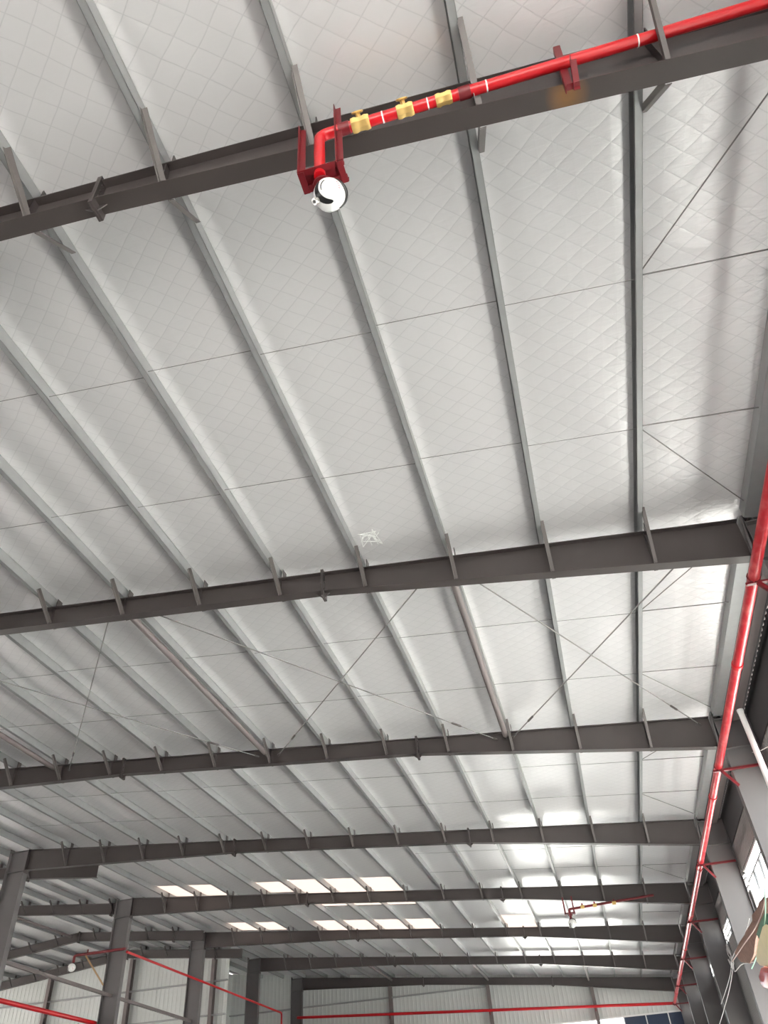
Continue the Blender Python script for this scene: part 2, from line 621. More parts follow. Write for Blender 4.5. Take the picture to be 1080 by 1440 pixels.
for k in range(14):
    xa, xb = 4.2 - k * 1.25, 4.2 - (k + 1) * 1.25
    MB().box(xb - .03, xb + .03, YEND - .02, YEND + .06, 1, BANDZ - .08).build('mullion', FRAMEM, win)
    lit = -5.7 < (xa + xb) / 2 < .4
    MB().box(xb + .03, xa - .03, YEND + .01, YEND + .02, 1, BANDZ - .08).build('pane', GLASS if lit else BLUEG, win)
for z in (7.9 + ZC - .35, 9.45 + ZC):                                    # girts on the end wall
    for a, b in zip(POSTX[:-1], POSTX[1:]):
        if z > min(rz(a), rz(b)) + .1: continue
        MB().box(b, a, YEND - .2, YEND - .035, z - .035, z + .035).build('girt', GALV, wall_b)

# --- left wall far to the side (daylight strip)
wl = MB().box(LEFT - .2, LEFT, YNEAR, YEND, -.1, 1.5).box(LEFT - .2, LEFT, YNEAR, YEND, 6.2, rz(LEFT) + .25)
for y in CY: wl.box(LEFT - .2, LEFT, y - .3, y + .3, 1.5, 6.2)
tag(wl.build('wall_left', WALLM), kind='structure')
for i, z in enumerate((2.4,)):
    for k, (ya, yb) in enumerate(zip(CY[:-1], CY[1:])):
        wroot = tag(MB().box(LEFT - .14, LEFT - .1, ya + .3, yb - .3, 1.5, 1.58).box(LEFT - .14, LEFT - .1, ya + .3, yb - .3, 6.12, 6.2).build('window_%d' % (50 + k), FRAMEM), kind='structure')

wf = MB()
wf.box(LEFT, -4, YNEAR - .2, YNEAR, -.1, 5.5).box(3.6, 4.4, YNEAR - .2, YNEAR, -.1, 5.5)     # unseen doorway between, added to let in fill light
for a, b in ((LEFT, RIDGE), (RIDGE, 4.4)):
    wf.hexa([(a, YNEAR - .2, 5.5), (b, YNEAR - .2, 5.5), (b, YNEAR, 5.5), (a, YNEAR, 5.5), (a, YNEAR - .2, rz(a) + .25), (b, YNEAR - .2, rz(b) + .25), (b, YNEAR, rz(b) + .25), (a, YNEAR, rz(a) + .25)])
tag(wf.build('wall_front', WALLM), kind='structure')

# --- eave beam, gutter strip under the eave
for bi in range(len(CY) - 1):
    ya, yb = CY[bi] + .1, CY[bi + 1] - .1
    if yb < 2: continue
    if bi < len(CY):
        e = MB()
        x0, x1 = ex(ya), ex(yb)
        za = rz(3.6)
        e.hexa([(x0 + .08, ya, za), (x0 + .27, ya, za - .02), (x1 + .27, yb, za - .02), (x1 + .08, yb, za), (x0 + .08, ya, za + .012), (x0 + .27, ya, za - .008), (x1 + .27, yb, za - .008), (x1 + .08, yb, za + .012)])
        e.hexa([(x0 + .08, ya, za), (x0 + .09, ya, za), (x1 + .09, yb, za), (x1 + .08, yb, za), (x0 + .08, ya, za + .2), (x0 + .09, ya, za + .2), (x1 + .09, yb, za + .2), (x1 + .08, yb, za + .2)])
        e.hexa([(x0 + .26, ya, za - .02), (x0 + .27, ya, za - .02), (x1 + .27, yb, za - .02), (x1 + .26, yb, za - .02), (x0 + .26, ya, za + .16), (x0 + .27, ya, za + .16), (x1 + .27, yb, za + .16), (x1 + .26, yb, za + .16)])
        r = thing('eave_beam', (x0 + .2, ya, za), 'galvanised channel beam along the eave, %s length from the end wall' % ORD[len(CY) - 2 - bi], 'beam', 'eave beams along the side wall')
        e.build('channel', GALV, r)
g = MB()
for bi in range(len(CY) - 1):
    ya, yb = CY[bi], CY[bi + 1]
    x0, x1, za = ex(ya), ex(yb), rz(3.6)
    g.hexa([(x0 + .28, ya, za + .16), (x0 + WX, ya, za + .16), (x1 + WX, yb, za + .16), (x1 + .28, yb, za + .16), (x0 + .28, ya, za + .18), (x0 + WX, ya, za + .18), (x1 + WX, yb, za + .18), (x1 + .28, yb, za + .18)])
tag(g.build('trim_1', GUTSHADE), 'dark closing sheet between eave beam and side wall', kind='structure')

# ================================================================== STEEL FRAME
DEPTH = [(3.36, .70), (-3.2, .38), (-11.12, .38), (COLOUT, .68)]
LDEPTH = [(-17.6, .46), (-21.3, .42), (RIDGE, .40), (-44., .44)]


def depth(X, tab=DEPTH):
    for (a, da), (b, db) in zip(tab[:-1], tab[1:]):
        if b <= X <= a: return da + (db - da) * (a - X) / (a - b)
    return tab[0][1] if X > tab[0][0] else tab[-1][1]


def flange(xs, yc, wdt, f0, f1):
    mb = MB()
    for a, b in zip(xs[:-1], xs[1:]):
        y0, y1 = yc - wdt / 2, yc + wdt / 2
        mb.hexa([(b, y0, f0(b)), (a, y0, f0(a)), (a, y1, f0(a)), (b, y1, f0(b)), (b, y0, f1(b)), (a, y0, f1(a)), (a, y1, f1(a)), (b, y1, f1(b))])
    return mb


def rafter(n):
    yc = YR[n] + FLW / 2
    lab = {8: 'dark steel roof beam lying against the far end wall', 1: 'dark steel roof beam with red pipe and large white water cannon'}.get(
        n, 'dark tapered steel roof beam, %s beam before the far end wall' % ORD[7 - n])
    root = thing('roof_beam', (3.3, yc, rz(3.3) - .7), lab, 'roof beam', 'dark steel roof beams')
    xs = [ex(YR[n]) - .02, -3.2, -11.12, COLOUT]
    flange(xs, yc, FLW, lambda x: rz(x) - .014, lambda x: rz(x)).build('top_flange', STEEL, root)
    flange(xs, yc, FLW, lambda x: rz(x) - depth(x), lambda x: rz(x) - depth(x) + .014).build('bottom_flange', RUSTFL if n == 1 else STEEL, root)
    flange(xs, yc, .012, lambda x: rz(x) - depth(x) + .01, lambda x: rz(x) - .01).build('web', STEEL, root)
    for X in (-3.2, -11.12):
        for s in (-1, 1):
            MB().box(X + s * .013 - .011, X + s * .013 + .011, yc - FLW / 2 - .015, yc + FLW / 2 + .015, rz(X) - depth(X) - .10, rz(X) + .05).build('splice_plate', STEEL, root)
            z = rz(X) - depth(X)
            MB().add([(X + s * .024, yc - .005, z), (X + s * .13, yc - .005, z), (X + s * .024, yc - .005, z - .09), (X + s * .024, yc + .005, z), (X + s * .13, yc + .005, z), (X + s * .024, yc + .005, z - .09)],
                     [(0, 1, 2), (5, 4, 3), (0, 3, 4, 1), (1, 4, 5, 2), (2, 5, 3, 0)]).build('gusset', STEEL, root)
            for q in (-.06, .06):
                for zz in (.08, .2, .3):
                    MB().tube([(X + s * .022, yc + q, rz(X) - zz), (X + s * .042, yc + q, rz(X) - zz)], .016, 6).build('bolt', STEEL, root) if n <= 3 else None
    xe = ex(YR[n])
    MB().hexa([(xe - .05, yc - .12, rz(xe) - .78), (xe - .02, yc - .12, rz(xe) - .78), (xe - .02, yc + .12, rz(xe) - .78), (xe - .05, yc + .12, rz(xe) - .78),
               (xe + .02, yc - .12, rz(xe) + .02), (xe + .05, yc - .12, rz(xe) + .02), (xe + .05, yc + .12, rz(xe) + .02), (xe + .02, yc + .12, rz(xe) + .02)]).build('end_plate', COLM, root)
    for k in range(14):
        bx = X0 - .035 - k * PS
        zb, zt = rz(bx) - depth(bx), rz(bx)
        if n == 8: continue
        MB().angle((bx, YR[n] - .50, zt + .07), (bx, YR[n] + .01, zb + .02), .055, .007, (1, 0, 0)).build('fly_brace', FLYM, root)
        if n <= 6: MB().angle((bx, YR[n] + .66, zt + .07), (bx, YR[n] + FLW - .01, zb + .02), .055, .007, (1, 0, 0)).build('fly_brace', FLYM, root)
        MB().box(bx + .03, bx + .042, yc - .07, yc + .07, zt, zt + .17).build('purlin_cleat', STEEL, root)
        if n <= 5: MB().box(bx - .02, bx - .012, yc - FLW / 2 + .01, yc - .006, zb + .014, zt - .014).build('stiffener', STEEL, root)
    return root


def left_rafter(n):
    yl = YL[n]
    yc = yl + FLW / 2
    xr = -17.6 if n == 4 else -19.0
    root = thing('roof_beam', (COLIN, yc, rz(COLIN) - .5), 'dark ridge beam behind the interior columns, %s before the left end wall' % ORD[7 - n] if n < 7 else 'dark ridge beam lying against the left end wall', 'roof beam', 'ridge beams beyond the interior columns')
    xs = [xr, -21.3, RIDGE, -44.]
    d = lambda x: depth(x, LDEPTH)
    flange(xs, yc, FLW, lambda x: rz(x) - .014, lambda x: rz(x)).build('top_flange', STEEL, root)
    flange(xs, yc, FLW, lambda x: rz(x) - d(x), lambda x: rz(x) - d(x) + .014).build('bottom_flange', STEEL, root)
    flange(xs, yc, .012, lambda x: rz(x) - d(x) + .01, lambda x: rz(x) - .01).build('web', STEEL, root)
    for X in (-20.6, RIDGE):
        MB().box(X - .022, X + .022, yc - FLW / 2 - .015, yc + FLW / 2 + .015, rz(X) - d(X) - .08, rz(X) + .04).build('splice_plate', STEEL, root)
    for k in range(14, 19):
        for bx in (X0 - .035 - k * PS, 2 * RIDGE - (X0 - .035 - k * PS)):
            if bx > COLIN: continue
            MB().angle((bx, yl - .50, rz(bx) + .07), (bx, yl + .01, rz(bx) - d(bx) + .02), .055, .007, (1, 0, 0)).build('fly_brace', FLYM, root)
            MB().box(bx + .03, bx + .042, yc - .07, yc + .07, rz(bx), rz(bx) + .17).build('purlin_cleat', STEEL, root)
    return root


for n in range(1, 9): rafter(n)
for n in range(4, 8): left_rafter(n)


def wall_column(n):
    yc = YR[n] + FLW / 2
    xa, xb = ex(YR[n]) + .05, ex(YR[n]) + WX - .06
    root = thing('wall_column', ((xa + xb) / 2, yc, 0), 'grey steel wall column with red pipe bracket, %s column before the far end wall' % ORD[7 - n] if n < 8 else 'grey steel corner column where side wall meets end wall', 'column', 'grey columns along the side wall')
    zt = rz(xa) - .0
    MB().box(xa, xa + .014, yc - .12, yc + .12, 0, zt).build('inner_flange', COLM, root)
    MB().box(xb - .014, xb, yc - .12, yc + .12, 0, rz(xb)).build('outer_flange', COLM, root)
    MB().box(xa + .014, xb - .014, yc - .006, yc + .006, 0, rz(xb)).build('web', COLM, root)
    for z in (rz(xa) - .75, rz(xb) - .02):
        MB().box(xa + .014, xb - .014, yc - .11, yc - .006, z - .007, z + .007).build('stiffener', COLM, root)
    MB().box(xa - .05, xb + .05, yc - .18, yc + .18, 0, .03).build('base_plate', COLM, root)


for n in range(1, 9): wall_column(n)


def inner_column(n):
    yc = YR[n] + FLW / 2
    root = thing('interior_column', ((COLIN + COLOUT) / 2, yc, 0), 'tall grey interior steel column, %s in its row before the far end wall' % ORD[7 - n] if n < 8 else 'grey interior steel column standing against the end wall', 'column', 'grey interior columns')
    zt = rz(COLIN) + .02
    MB().box(COLOUT - .014, COLOUT, yc - .12, yc + .12, 0, rz(COLOUT)).build('flange', COLM, root)
    MB().box(COLIN, COLIN + .014, yc - .12, yc + .12, 0, zt).build('flange', COLM, root)
    MB().box(COLIN + .014, COLOUT - .014, yc - .008, yc + .008, 0, rz(COLOUT)).build('web', COLM, root)
    for z in (rz(COLOUT) - .70, rz(COLOUT) - .02):
        MB().box(COLIN + .014, COLOUT - .014, yc - .11, yc - .008, z - .007, z + .007).build('stiffener', COLM, root)
    MB().box(COLOUT, COLOUT + .02, yc - .12, yc + .12, rz(COLOUT) - .78, rz(COLOUT)).build('end_plate', STEEL, root)
    MB().box(COLIN - .05, COLOUT + .05, yc - .18, yc + .18, 0, .03).build('base_plate', COLM, root)


for n in range(3, 9): inner_column(n)

for i, X in enumerate((-1.0, -7.15, -13.3, -20.75, -25.8, -30.9, -36.)):
    yq = 53.06 if i < 3 else YLEFT - .33
    root = thing('end_wall_post', (X, yq + .14, 0), 'grey steel post on the end wall, %s from the %s' % ((ORD[i], 'red pipe corner') if i < 3 else (ORD[i - 3], 'interior columns beyond them')), 'post', 'posts on the end walls')
    d = depth(X) if i < 3 else depth(X, LDEPTH)
    zt = rz(X) - d - .005
    for y in (yq, yq + .29): MB().box(X - .1, X + .1, y - .006, y + .006, 0, zt).build('flange', STRUTM, root)
    MB().box(X - .005, X + .005, yq + .006, yq + .284, 0, zt).build('web', STRUTM, root)

# ------------------------------------------------------------------ purlins
LEN0, LEN1 = YNEAR, YEND - .05


def purlin_mesh(mb, x, y0, y1, side):
    z = rz(x)
    s = side
    mb.box(min(x, x - s * .004), max(x, x - s * .004), y0, y1, z, z + .2)
    a, b = sorted((x, x - s * .075))
    mb.box(a, b, y0, y1, z, z + .004)
    mb.box(a, b, y0, y1, z + .196, z + .2)
    a, b = sorted((x - s * .075, x - s * .071))
    mb.box(a, b, y0, y1, z, z + .024)
    mb.box(a, b, y0, y1, z + .176, z + .2)
    return mb


for k, x in enumerate(PURX):
    y0 = LEN0 if k <= 14 else 22.
    r = thing('roof_purlin', (x, y0, rz(x)), 'galvanised steel roof purlin running the hall, %s up from the side wall eave' % ORD[k], 'purlin', 'roof purlins on the near slope')
    ye = LEN1 if x > -23 else YLEFT - .02
    ys = [y0] + [YR[i] + .09 for i in range(1, 8) if y0 < YR[i] < ye - 1] + [ye]
    for a, b in zip(ys[:-1], ys[1:]):
        purlin_mesh(MB(), x, a + .004, b - .004, 1).build('channel_length', GALV, r)
for k, x in enumerate(LPX[:11]):
    r = thing('roof_purlin', (x, 24, rz(x)), 'galvanised steel roof purlin beyond the ridge, %s down from the ridge' % ORD[k], 'purlin', 'roof purlins beyond the ridge')
    ys = [24.] + [YR[i] + .09 for i in range(5, 7)] + [YLEFT - .02]
    for a, b in zip(ys[:-1], ys[1:]):
        purlin_mesh(MB(), x, a + .004, b - .004, -1).build('channel_length', GALV, r)

# ------------------------------------------------------------------ tie rods between the purlins
BEAM = {0: 'open near end', 1: 'seventh', 2: 'sixth', 3: 'fifth', 4: 'fourth', 5: 'third'}
for n in range(1, 6):
    ya, yb = YR[n] + .09, YR[n + 1] + .09
    for q in (0, 1):
        y = ya + (yb - ya) * (1 + q) / 3
        for k in range(14 if n < 4 else 6):
            if k == 0: xa, xb, th = 3.49, PURX[0], .0095
            else: xa, xb, th = PURX[k - 1] - .004, PURX[k], .0048
            yy = y + (.04 if k % 2 else -.04) * (k > 0)
            if n == 5 and k > 0: continue
            a, b = Vector((xa, yy, rz(xa) + .055)), Vector((xb, yy, rz(xb) + .055))
            which = 'eave beam and first purlin' if k == 0 else '%s and %s purlins' % (ORD[k - 1], ORD[k])
            o = MB().tube([a, b], th, 6).build('tie_rod', RODM, None, a)
            tag(o, 'thin tie rod between %s, %s %s beam from end wall' % (which, ('just beyond', 'well beyond')[q], ORD[7 - n]), 'tie rod', 'tie rods between the purlins')
        if n <= 4:                                            # diagonal tie of the eave gap
            a = Vector((PURX[0], y + (-.06 if q == 0 else .06), rz(PURX[0]) + .05))
            b = Vector((3.46, (ya + .2) if q == 0 else (yb - .45), rz(3.46) + .05))
            o = MB().tube([a, b], .0085, 6).build('diagonal_tie', RODM, None, a)
            tag(o, 'slanting eave tie rod %s %s beam from end wall' % (('just beyond', 'well beyond')[q], ORD[7 - n]), 'tie rod', 'slanting ties along the eave')


# ------------------------------------------------------------------ cross bracing in the bay between beams 2 and 3
def brace(a, b, label):
    a, b = Vector(a), Vector(b)
    r = thing('bracing_rod', a, label, 'bracing rod', 'crossed bracing rods')
    MB().tube([a, b], .0125, 8).build('rod', RODM, r)
    d = (b - a).normalized()
    for t, nm in ((.86, 'turnbuckle'),):
        p = a.lerp(b, t)
        MB().tube([p - d * .16, p - d * .12, p + d * .12, p + d * .16], [.013, .024, .024, .013], 8).build(nm, STEEL, r)
    for p, s in ((a, 1), (b, -1)):
        MB().tube([p - d * .02 * s, p + d * .1 * s], .026, 8).build('end_fitting', STEEL, r)


ya, yb = YR[2] + .14, YR[3] + .04
for (xa, xb, t) in ((2.86, -.93, 'near the side wall, starting at the eave'), (-.95, 3.2, 'near the side wall, ending at the eave'),
                    (-1.35, -6.75, 'in the middle pair, rising from the first brown strut'), (-6.75, -1.3, 'in the middle pair, falling to the first brown strut'),
                    (-7.3, -12.75, 'in the farthest pair, rising from the second strut'), (-12.8, -7.3, 'in the farthest pair, falling to the second strut')):
    brace((xa, ya, rz(xa) - .16), (xb, yb, rz(xb) - .16), 'long dark bracing rod ' + t)


# ------------------------------------------------------------------ round struts between the beams
def strut(x, n, label, Ys=YR):
    a, b = Vector((x, Ys[n] + .19, rz(x) - .15)), Vector((x, Ys[n + 1] - .02, rz(x) - .15))
    r = thing('round_strut', a, label, 'strut', 'round brown struts between beams')
    MB().tube([a + Vector((0, .12, 0)), b - Vector((0, .12, 0))], .062, 14).build('tube', STRUTM, r)
    for p, s in ((a, 1), (b, -1)):
        MB().box(p.x - .006, p.x + .006, *sorted((p.y - s * .005, p.y + s * .16)), p.z - .06, p.z + .06).build('end_plate', STEEL, r)


for i, x in enumerate((-1.06, -7.04, -13.1)):
    strut(x, 2, 'brown round strut in the cross-braced bay, %s from the side wall' % ORD[i])
    strut(x, 7, 'brown round strut before the end wall, %s from the side wall' % ORD[i])
strut(-26.4, 5, 'brown round strut along the ridge before the left end wall', YL)
strut(-26.4, 4, 'brown round strut along the ridge behind the interior columns', YL)

# ================================================================== PIPES
def main_pipe_pt(Y):
    t = (Y - 8.5) / 43.5
    return Vector((3.2 + .2 * t, Y, 5.84 - .23 * t + ZC))


r = thing('fire_main_pipe', main_pipe_pt(5), 'thick red fire main with torn plastic film along the wall columns', 'pipe')
MB().tube([main_pipe_pt(y) for y in (0, 10, 20, 30, 40, 50, 52.7)], .078, 20).build('pipe_run', WRAP, r)
for y in (6.2, 12.2, 18.6, 24.6, 30.6, 36.6, 42.6, 48.6):
    p = main_pipe_pt(y)
    MB().tube([p - Vector((0, .05, 0)), p + Vector((0, .05, 0))], .092, 18).build('coupling', RED, r)
e = main_pipe_pt(52.7)
MB().tube([e - Vector((0, .1, 0)), e + Vector((0, .1, 0))], .10, 18).build('end_cap', REDD, r)
for n in range(2, 9):
    Yb = YR[n] - .06 if n < 8 else 52.3
    p = main_pipe_pt(Yb)
    r = thing('pipe_bracket', (p.x, Yb, p.z - .1), 'dark red angle-iron bracket holding the red main at the %s' % ('%s column before the end wall' % ORD[7 - n] if n < 8 else 'corner column'), 'bracket', 'red brackets under the fire main')
    xw = ex(Yb) + WX - .1
    MB().angle((p.x - .13, Yb - .03, p.z - .085), (xw, Yb - .03, p.z - .085), .06, .008).build('arm', REDD, r)
    MB().angle((p.x + .02, Yb - .03, p.z - .1), (p.x + .26, Yb - .03, p.z - .46), .05, .008, (0, 1, 0)).build('brace', REDD, r)
    ring = [(p.x + .088 * math.cos(a), Yb - .03, p.z + .088 * math.sin(a)) for a in [R(-100 + 29 * i) for i in range(13)]]
    MB().tube(ring, .009, 6).build('u_bolt', REDD, r)

# --- branch pipe under the near beam
BY = 2.60
pz = lambda X: 6.80 + ZC + (X + .5) * -.02
r = thing('branch_pipe', (-.5, BY, pz(-.5)), 'bright red branch pipe clipped along the near roof beam', 'pipe')
cx = -.85
MB().tube(bend([(3.2, BY, pz(3.2)), (cx, BY, pz(cx)), (cx, BY, 6.02 + ZC)], .1), .048, 18).build('pipe_run', RED, r)
for X in (-.27, .13, .64, 1.89):
    MB().tube([(X - .006, BY, pz(X)), (X + .006, BY, pz(X))], .0505, 18).build('joint_ring', RINGM, r)
for X in (-.62, .45):
    MB().tube([(X - .05, BY, pz(X)), (X + .05, BY, pz(X))], .056, 16).build('coupling', REDD, r)


def valve(X, Yv, Zv, label, s=1., handle=True):
    r = thing('brass_valve', (X, Yv, Zv), label, 'valve', 'brass fittings on the red branch pipe')
    MB().tube([(X - .085 * s, Yv, Zv), (X - .05 * s, Yv, Zv), (X - .02 * s, Yv, Zv), (X + .02 * s, Yv, Zv), (X + .05 * s, Yv, Zv), (X + .085 * s, Yv, Zv)], [.068 * s, .074 * s, .064 * s, .066 * s, .074 * s, .066 * s], 8).build('valve_body', BRASS, r)
    if handle:
        MB().tube([(X, Yv, Zv), (X - .01, Yv - .06, Zv + .09 * s)], .022, 8).build('stem', BRASS, r)
        c = Vector((X - .01, Yv - .065, Zv + .10 * s))
        MB().tube([c + Vector((.045 * math.cos(a), .02 * math.sin(a), .04 * math.sin(a))) for a in [k * math.pi / 6 for k in range(13)]], .009, 6, False).build('hand_wheel', BRASS, r)


valve(-.47, BY, pz(-.47), 'brass valve with hand wheel next to the red water cannon frame', .95)
valve(-.07, BY, pz(-.07), 'brass fitting between two red pipe lengths on the near beam', .86, True)
valve(.27, BY, pz(.27), 'small brass flow switch with dark cap on the red branch pipe', .82, False)
# clamp bracket on the branch pipe
X = 1.24
r = thing('pipe_clamp_bracket', (X, BY, pz(X)), 'dark red angle bracket clamping the branch pipe to the near beam', 'bracket')
MB().angle(at(783, 70, Y=2.655), at(801, 126, Y=2.665), .055, .008, (0, 1, 0)).build('back_angle', REDD, r)
MB().angle(at(806, 80, Y=2.53), at(812, 122, Y=2.63), .05, .008, (1, 0, 0)).build('front_angle', REDD, r)
MB().bar(at(797, 123, Y=2.63), at(815, 118, Y=2.63), .05, .012).build('foot', REDD, r)


# ------------------------------------------------------------------ water cannons
def cannon_frame(dx, yb, ztop_l, ztop_r, zbot, label, group=None):
    r = thing('cannon_frame', (dx - .83, yb, zbot), label, 'bracket frame', group)
    xl, xr_ = dx - .995, dx - .665
    MB().angle((xl, yb, ztop_l), (xl, yb, zbot), .05, .008, (1, 0, 0)).build('hanger', REDD, r)
    MB().angle((xr_, yb, ztop_r), (xr_, yb, zbot), .05, .008, (1, 0, 0)).build('hanger', REDD, r)
    MB().angle((xl - .03, yb, zbot + .02), (xr_ + .03, yb, zbot + .02), .05, .008).build('cross_bar', REDD, r)
    MB().angle((xl - .03, yb + .13, zbot + .02), (xr_ + .03, yb + .13, zbot + .02), .06, .008).build('cross_bar', REDD, r)
    for x in (xl, xr_): MB().angle((x, yb - .02, zbot), (x, yb + .16, zbot), .05, .008).build('side_bar', REDD, r)
    MB().box(xl, xr_, yb + .03, yb + .11, zbot + .01, zbot + .02).build('mount_plate', REDD, r)
    return r


def cannon(c, label, s=1., group='white automatic water cannons'):
    """dome head hanging below a flange; c = centre of the dome base"""
    c = Vector(c)
    r = thing('water_cannon', c, label, 'water cannon', group)
    A = (.06 * RT + .08 * UP - .99 * FW).normalized()
    X = (-.80 * RT - .62 * UP)
    X = (X - A * X.dot(A)).normalized()
    Yv = A.cross(X)

    def P(rad, az, h): return c + s * (A * h + (X * math.cos(az) + Yv * math.sin(az)) * rad)

    def surf(t, az, off=0.):                                  # t 0 at the rim, 1 at the apex
        a = t * math.pi / 2
        return P((.128 + off) * math.cos(a) ** .9 if t < 1 else 0, az, (.165 + off) * math.sin(a))
    mb = MB()
    n, m = 28, 10
    for j in range(m):
        for i in range(n): mb.v.append(surf(j / m, 2 * math.pi * i / n))
    mb.v.append(surf(1, 0))
    for j in range(m - 1):
        for i in range(n):
            a, b = j * n + i, j * n + (i + 1) % n
            mb.f.append((a, b, b + n, a + n))
    for i in range(n): mb.f.append(((m - 1) * n + i, (m - 1) * n + (i + 1) % n, m * n))
    mb.s = True
    dome = mb.build('dome', WHITE, r)
    MB().tube([P(.132 + .012 * math.sin(math.pi * i / 24), R(92 + 185 * i / 24), .01) for i in range(25)], [(.004 + .009 * math.sin(math.pi * i / 24)) * s for i in range(25)], 8).build('rim', BLACK, r)
    bk = MB()
    for j, (rr, h) in enumerate(((.125, -.01), (.11, -.05), (.07, -.08), (.0001, -.09))):
        for i in range(20): bk.v.append(P(rr, 2 * math.pi * i / 20, h))
    for j in range(3):
        for i in range(20):
            a, b = j * 20 + i, j * 20 + (i + 1) % 20
            bk.f.append((a, a + 20, b + 20, b))
    bk.s = True
    bk.build('back_shell', WHITE, r)

    def band(t0, t1, a0, a1, off, name, mm):
        b = MB()
        k = 18
        for i in range(k + 1):
            az = a0 + (a1 - a0) * i / k
            e = math.sin(math.pi * min(1, max(0, i / k))) ** .35
            tm, th = (t0 + t1) / 2, (t1 - t0) / 2 * max(.25, e)
            for o in (off, -.004):
                b.v += [surf(tm - th, az, o), surf(tm + th, az, o)]
        for i in range(k):
            q = i * 4
            b.f += [(q, q + 4, q + 5, q + 1), (q + 1, q + 5, q + 7, q + 3), (q + 2, q + 6, q + 4, q)]
        return b.build(name, mm, r)
    band(.34, .58, R(-74), R(72), .004, 'visor', BLACK)
    band(.68, .72, R(-95), R(-10), .004, 'slot', BLACK)
    az = R(2)
    p0, p1 = surf(.30, az, .0), surf(.30, az, .04)
    nz = MB().tube([p0, p1], .026 * s, 14).build('nozzle', CHROME, r)
    o = MB().tube([p1, p1 + (p1 - p0).normalized() * .006], .014 * s, 12).build('nozzle_opening', BLACK, r)
    o.parent = nz
    for i in range(4):
        a0 = R(140 + i * 13)
        b = MB()
        b.v += [surf(.56, a0, .002), surf(.56, a0 + R(7), .002), surf(.65, a0 + R(7), .002), surf(.65, a0, .002)]
        b.f.append((0, 1, 2, 3))
        b.build('marking', MARK, r)
    return r


def neck(c, ztop, x, y, root):
    """red swivel pipe from the frame to the head"""
    MB().tube([(x, y, ztop), (x, y, c[2] + .16), (c[0], c[1], c[2] + .02)], .05, 14).build('neck', REDD, root)
    MB().tube([(x, y, ztop - .09), (x, y, ztop - .06)], .085, 16).build('neck_flange', REDD, root)


FB = 6.08 + ZC
cannon_frame(0, 2.56, 7.0 + ZC, 7.24 + ZC, FB, 'red angle-iron frame hanging the large water cannon from the near beam', 'red cannon frames')
cc = at(463, 276, Y=2.68)
rc = cannon(cc, 'large white domed water cannon with black visor under the near beam')
neck(cc, 6.05 + ZC, cx + .01, BY + .06, rc)
# the second one, far down the hall
dy = YR[5] - YR[1]
cannon_frame(.03, 2.56 + dy, 6.95 + ZC, 6.95 + ZC, 6.38 + ZC, 'small dark red frame below the third beam before the end wall', 'red cannon frames')
c2 = (-.80, 31.2, 6.06 + ZC)
rc = cannon(c2, 'small white water cannon under the third beam before the end wall', 1.15)
neck(c2, 6.40 + ZC, -.80, 31.25, rc)
r = thing('branch_pipe', (-.8, 31.2, 6.5 + ZC), 'thin red branch pipe below the third beam before the end wall', 'pipe')
MB().tube(bend([(2.3, 31.2, 6.62 + ZC), (-.8, 31.2, 6.52 + ZC), (-.8, 31.2, 6.36 + ZC)], .06), .042, 10).build('pipe_run', REDD, r)
for X in (-.3, .15, .85):
    MB().tube([(X, 31.2, 6.53 + ZC), (X, 31.2, 6.66 + ZC)], .03, 8).build('valve_stem', REDD, r)
    MB().tube([(X - .07, 31.2, 6.54 + ZC), (X + .07, 31.2, 6.54 + ZC)], .062, 10).build('fitting', BRASS, r)
# the third one, on the interior column
yq = YR[5] - .06
r = thing('branch_pipe', (COLIN, yq, 7.2 + ZC), 'dark red branch pipe arm reaching out from the interior column', 'pipe')
MB().tube(bend([(-19.05, yq, 7.22 + ZC), (-21.4, yq, 7.22 + ZC), (-21.4, yq, 6.95 + ZC)], .1), .055, 10).build('pipe_run', REDD, r)
MB().tube([(-20.8, yq, 7.2 + ZC), (-20.8, yq, 7.38 + ZC)], .03, 8).build('valve_stem', REDD, r)
MB().angle((-20.85, yq, 7.16 + ZC), (COLIN + .05, yq, 6.0 + ZC), .06, .01, (0, 1, 0)).build('brace', GOLDM, r)
c3 = (-21.42, yq, 6.80 + ZC)
rc = cannon(c3, 'white water cannon on the red arm of an interior column', 1.25)
neck(c3, 6.98 + ZC, -21.4, yq, rc)


def run(name, pts, rad, m, label, cat='pipe', extra=None, n=12):
    r = thing(name, pts[0], label, cat)
    MB().tube(bend(pts, .15), rad, n).build('pipe_run', m, r)
    if extra:
        for p in extra:
            p = Vector(p)
            MB().box(p.x - .03, p.x + .03, p.y - .05, p.y + .05, p.z - .22, p.z + rad).build('clip', REDD, r)
    return r


run('wall_pipe', [(3.33, 52.75, 5.62 + ZC), (-19.3, 52.75, 6.98 + ZC)], .075, RED, 'long red pipe running across the far end wall', extra=[(-1., 52.78, 5.88 + ZC), (-7.15, 52.78, 6.25 + ZC), (-13.3, 52.78, 6.6 + ZC)])
run('column_line_pipe', [(-19.02, YR[5] + .05, 7.12 + ZC), (-19.02, 49.3, 6.85 + ZC), (-19.02, 49.3, 5.2 + ZC)], .05, RED, 'thin red pipe along the interior column row')
run('low_pipe', [(-19.98, 22.5, 4.86 + ZC), (-19.98, 34., 4.70 + ZC)], .08, RED, 'thick red pipe low on the interior column row')
r = thing('longitudinal_beam', (-19.5, 24, 5.8 + ZC), 'grey box beam linking the interior columns', 'beam')
for n in range(4, 6):
    MB().bar((-19.48, YR[n] + .12, 5.78 - .022 * (YR[n] - 24) + ZC), (-19.48, YR[n + 1] + .06, 5.78 - .022 * (YR[n + 1] - 24) + ZC), .10, .11).build('beam_length', STRUTM, r)

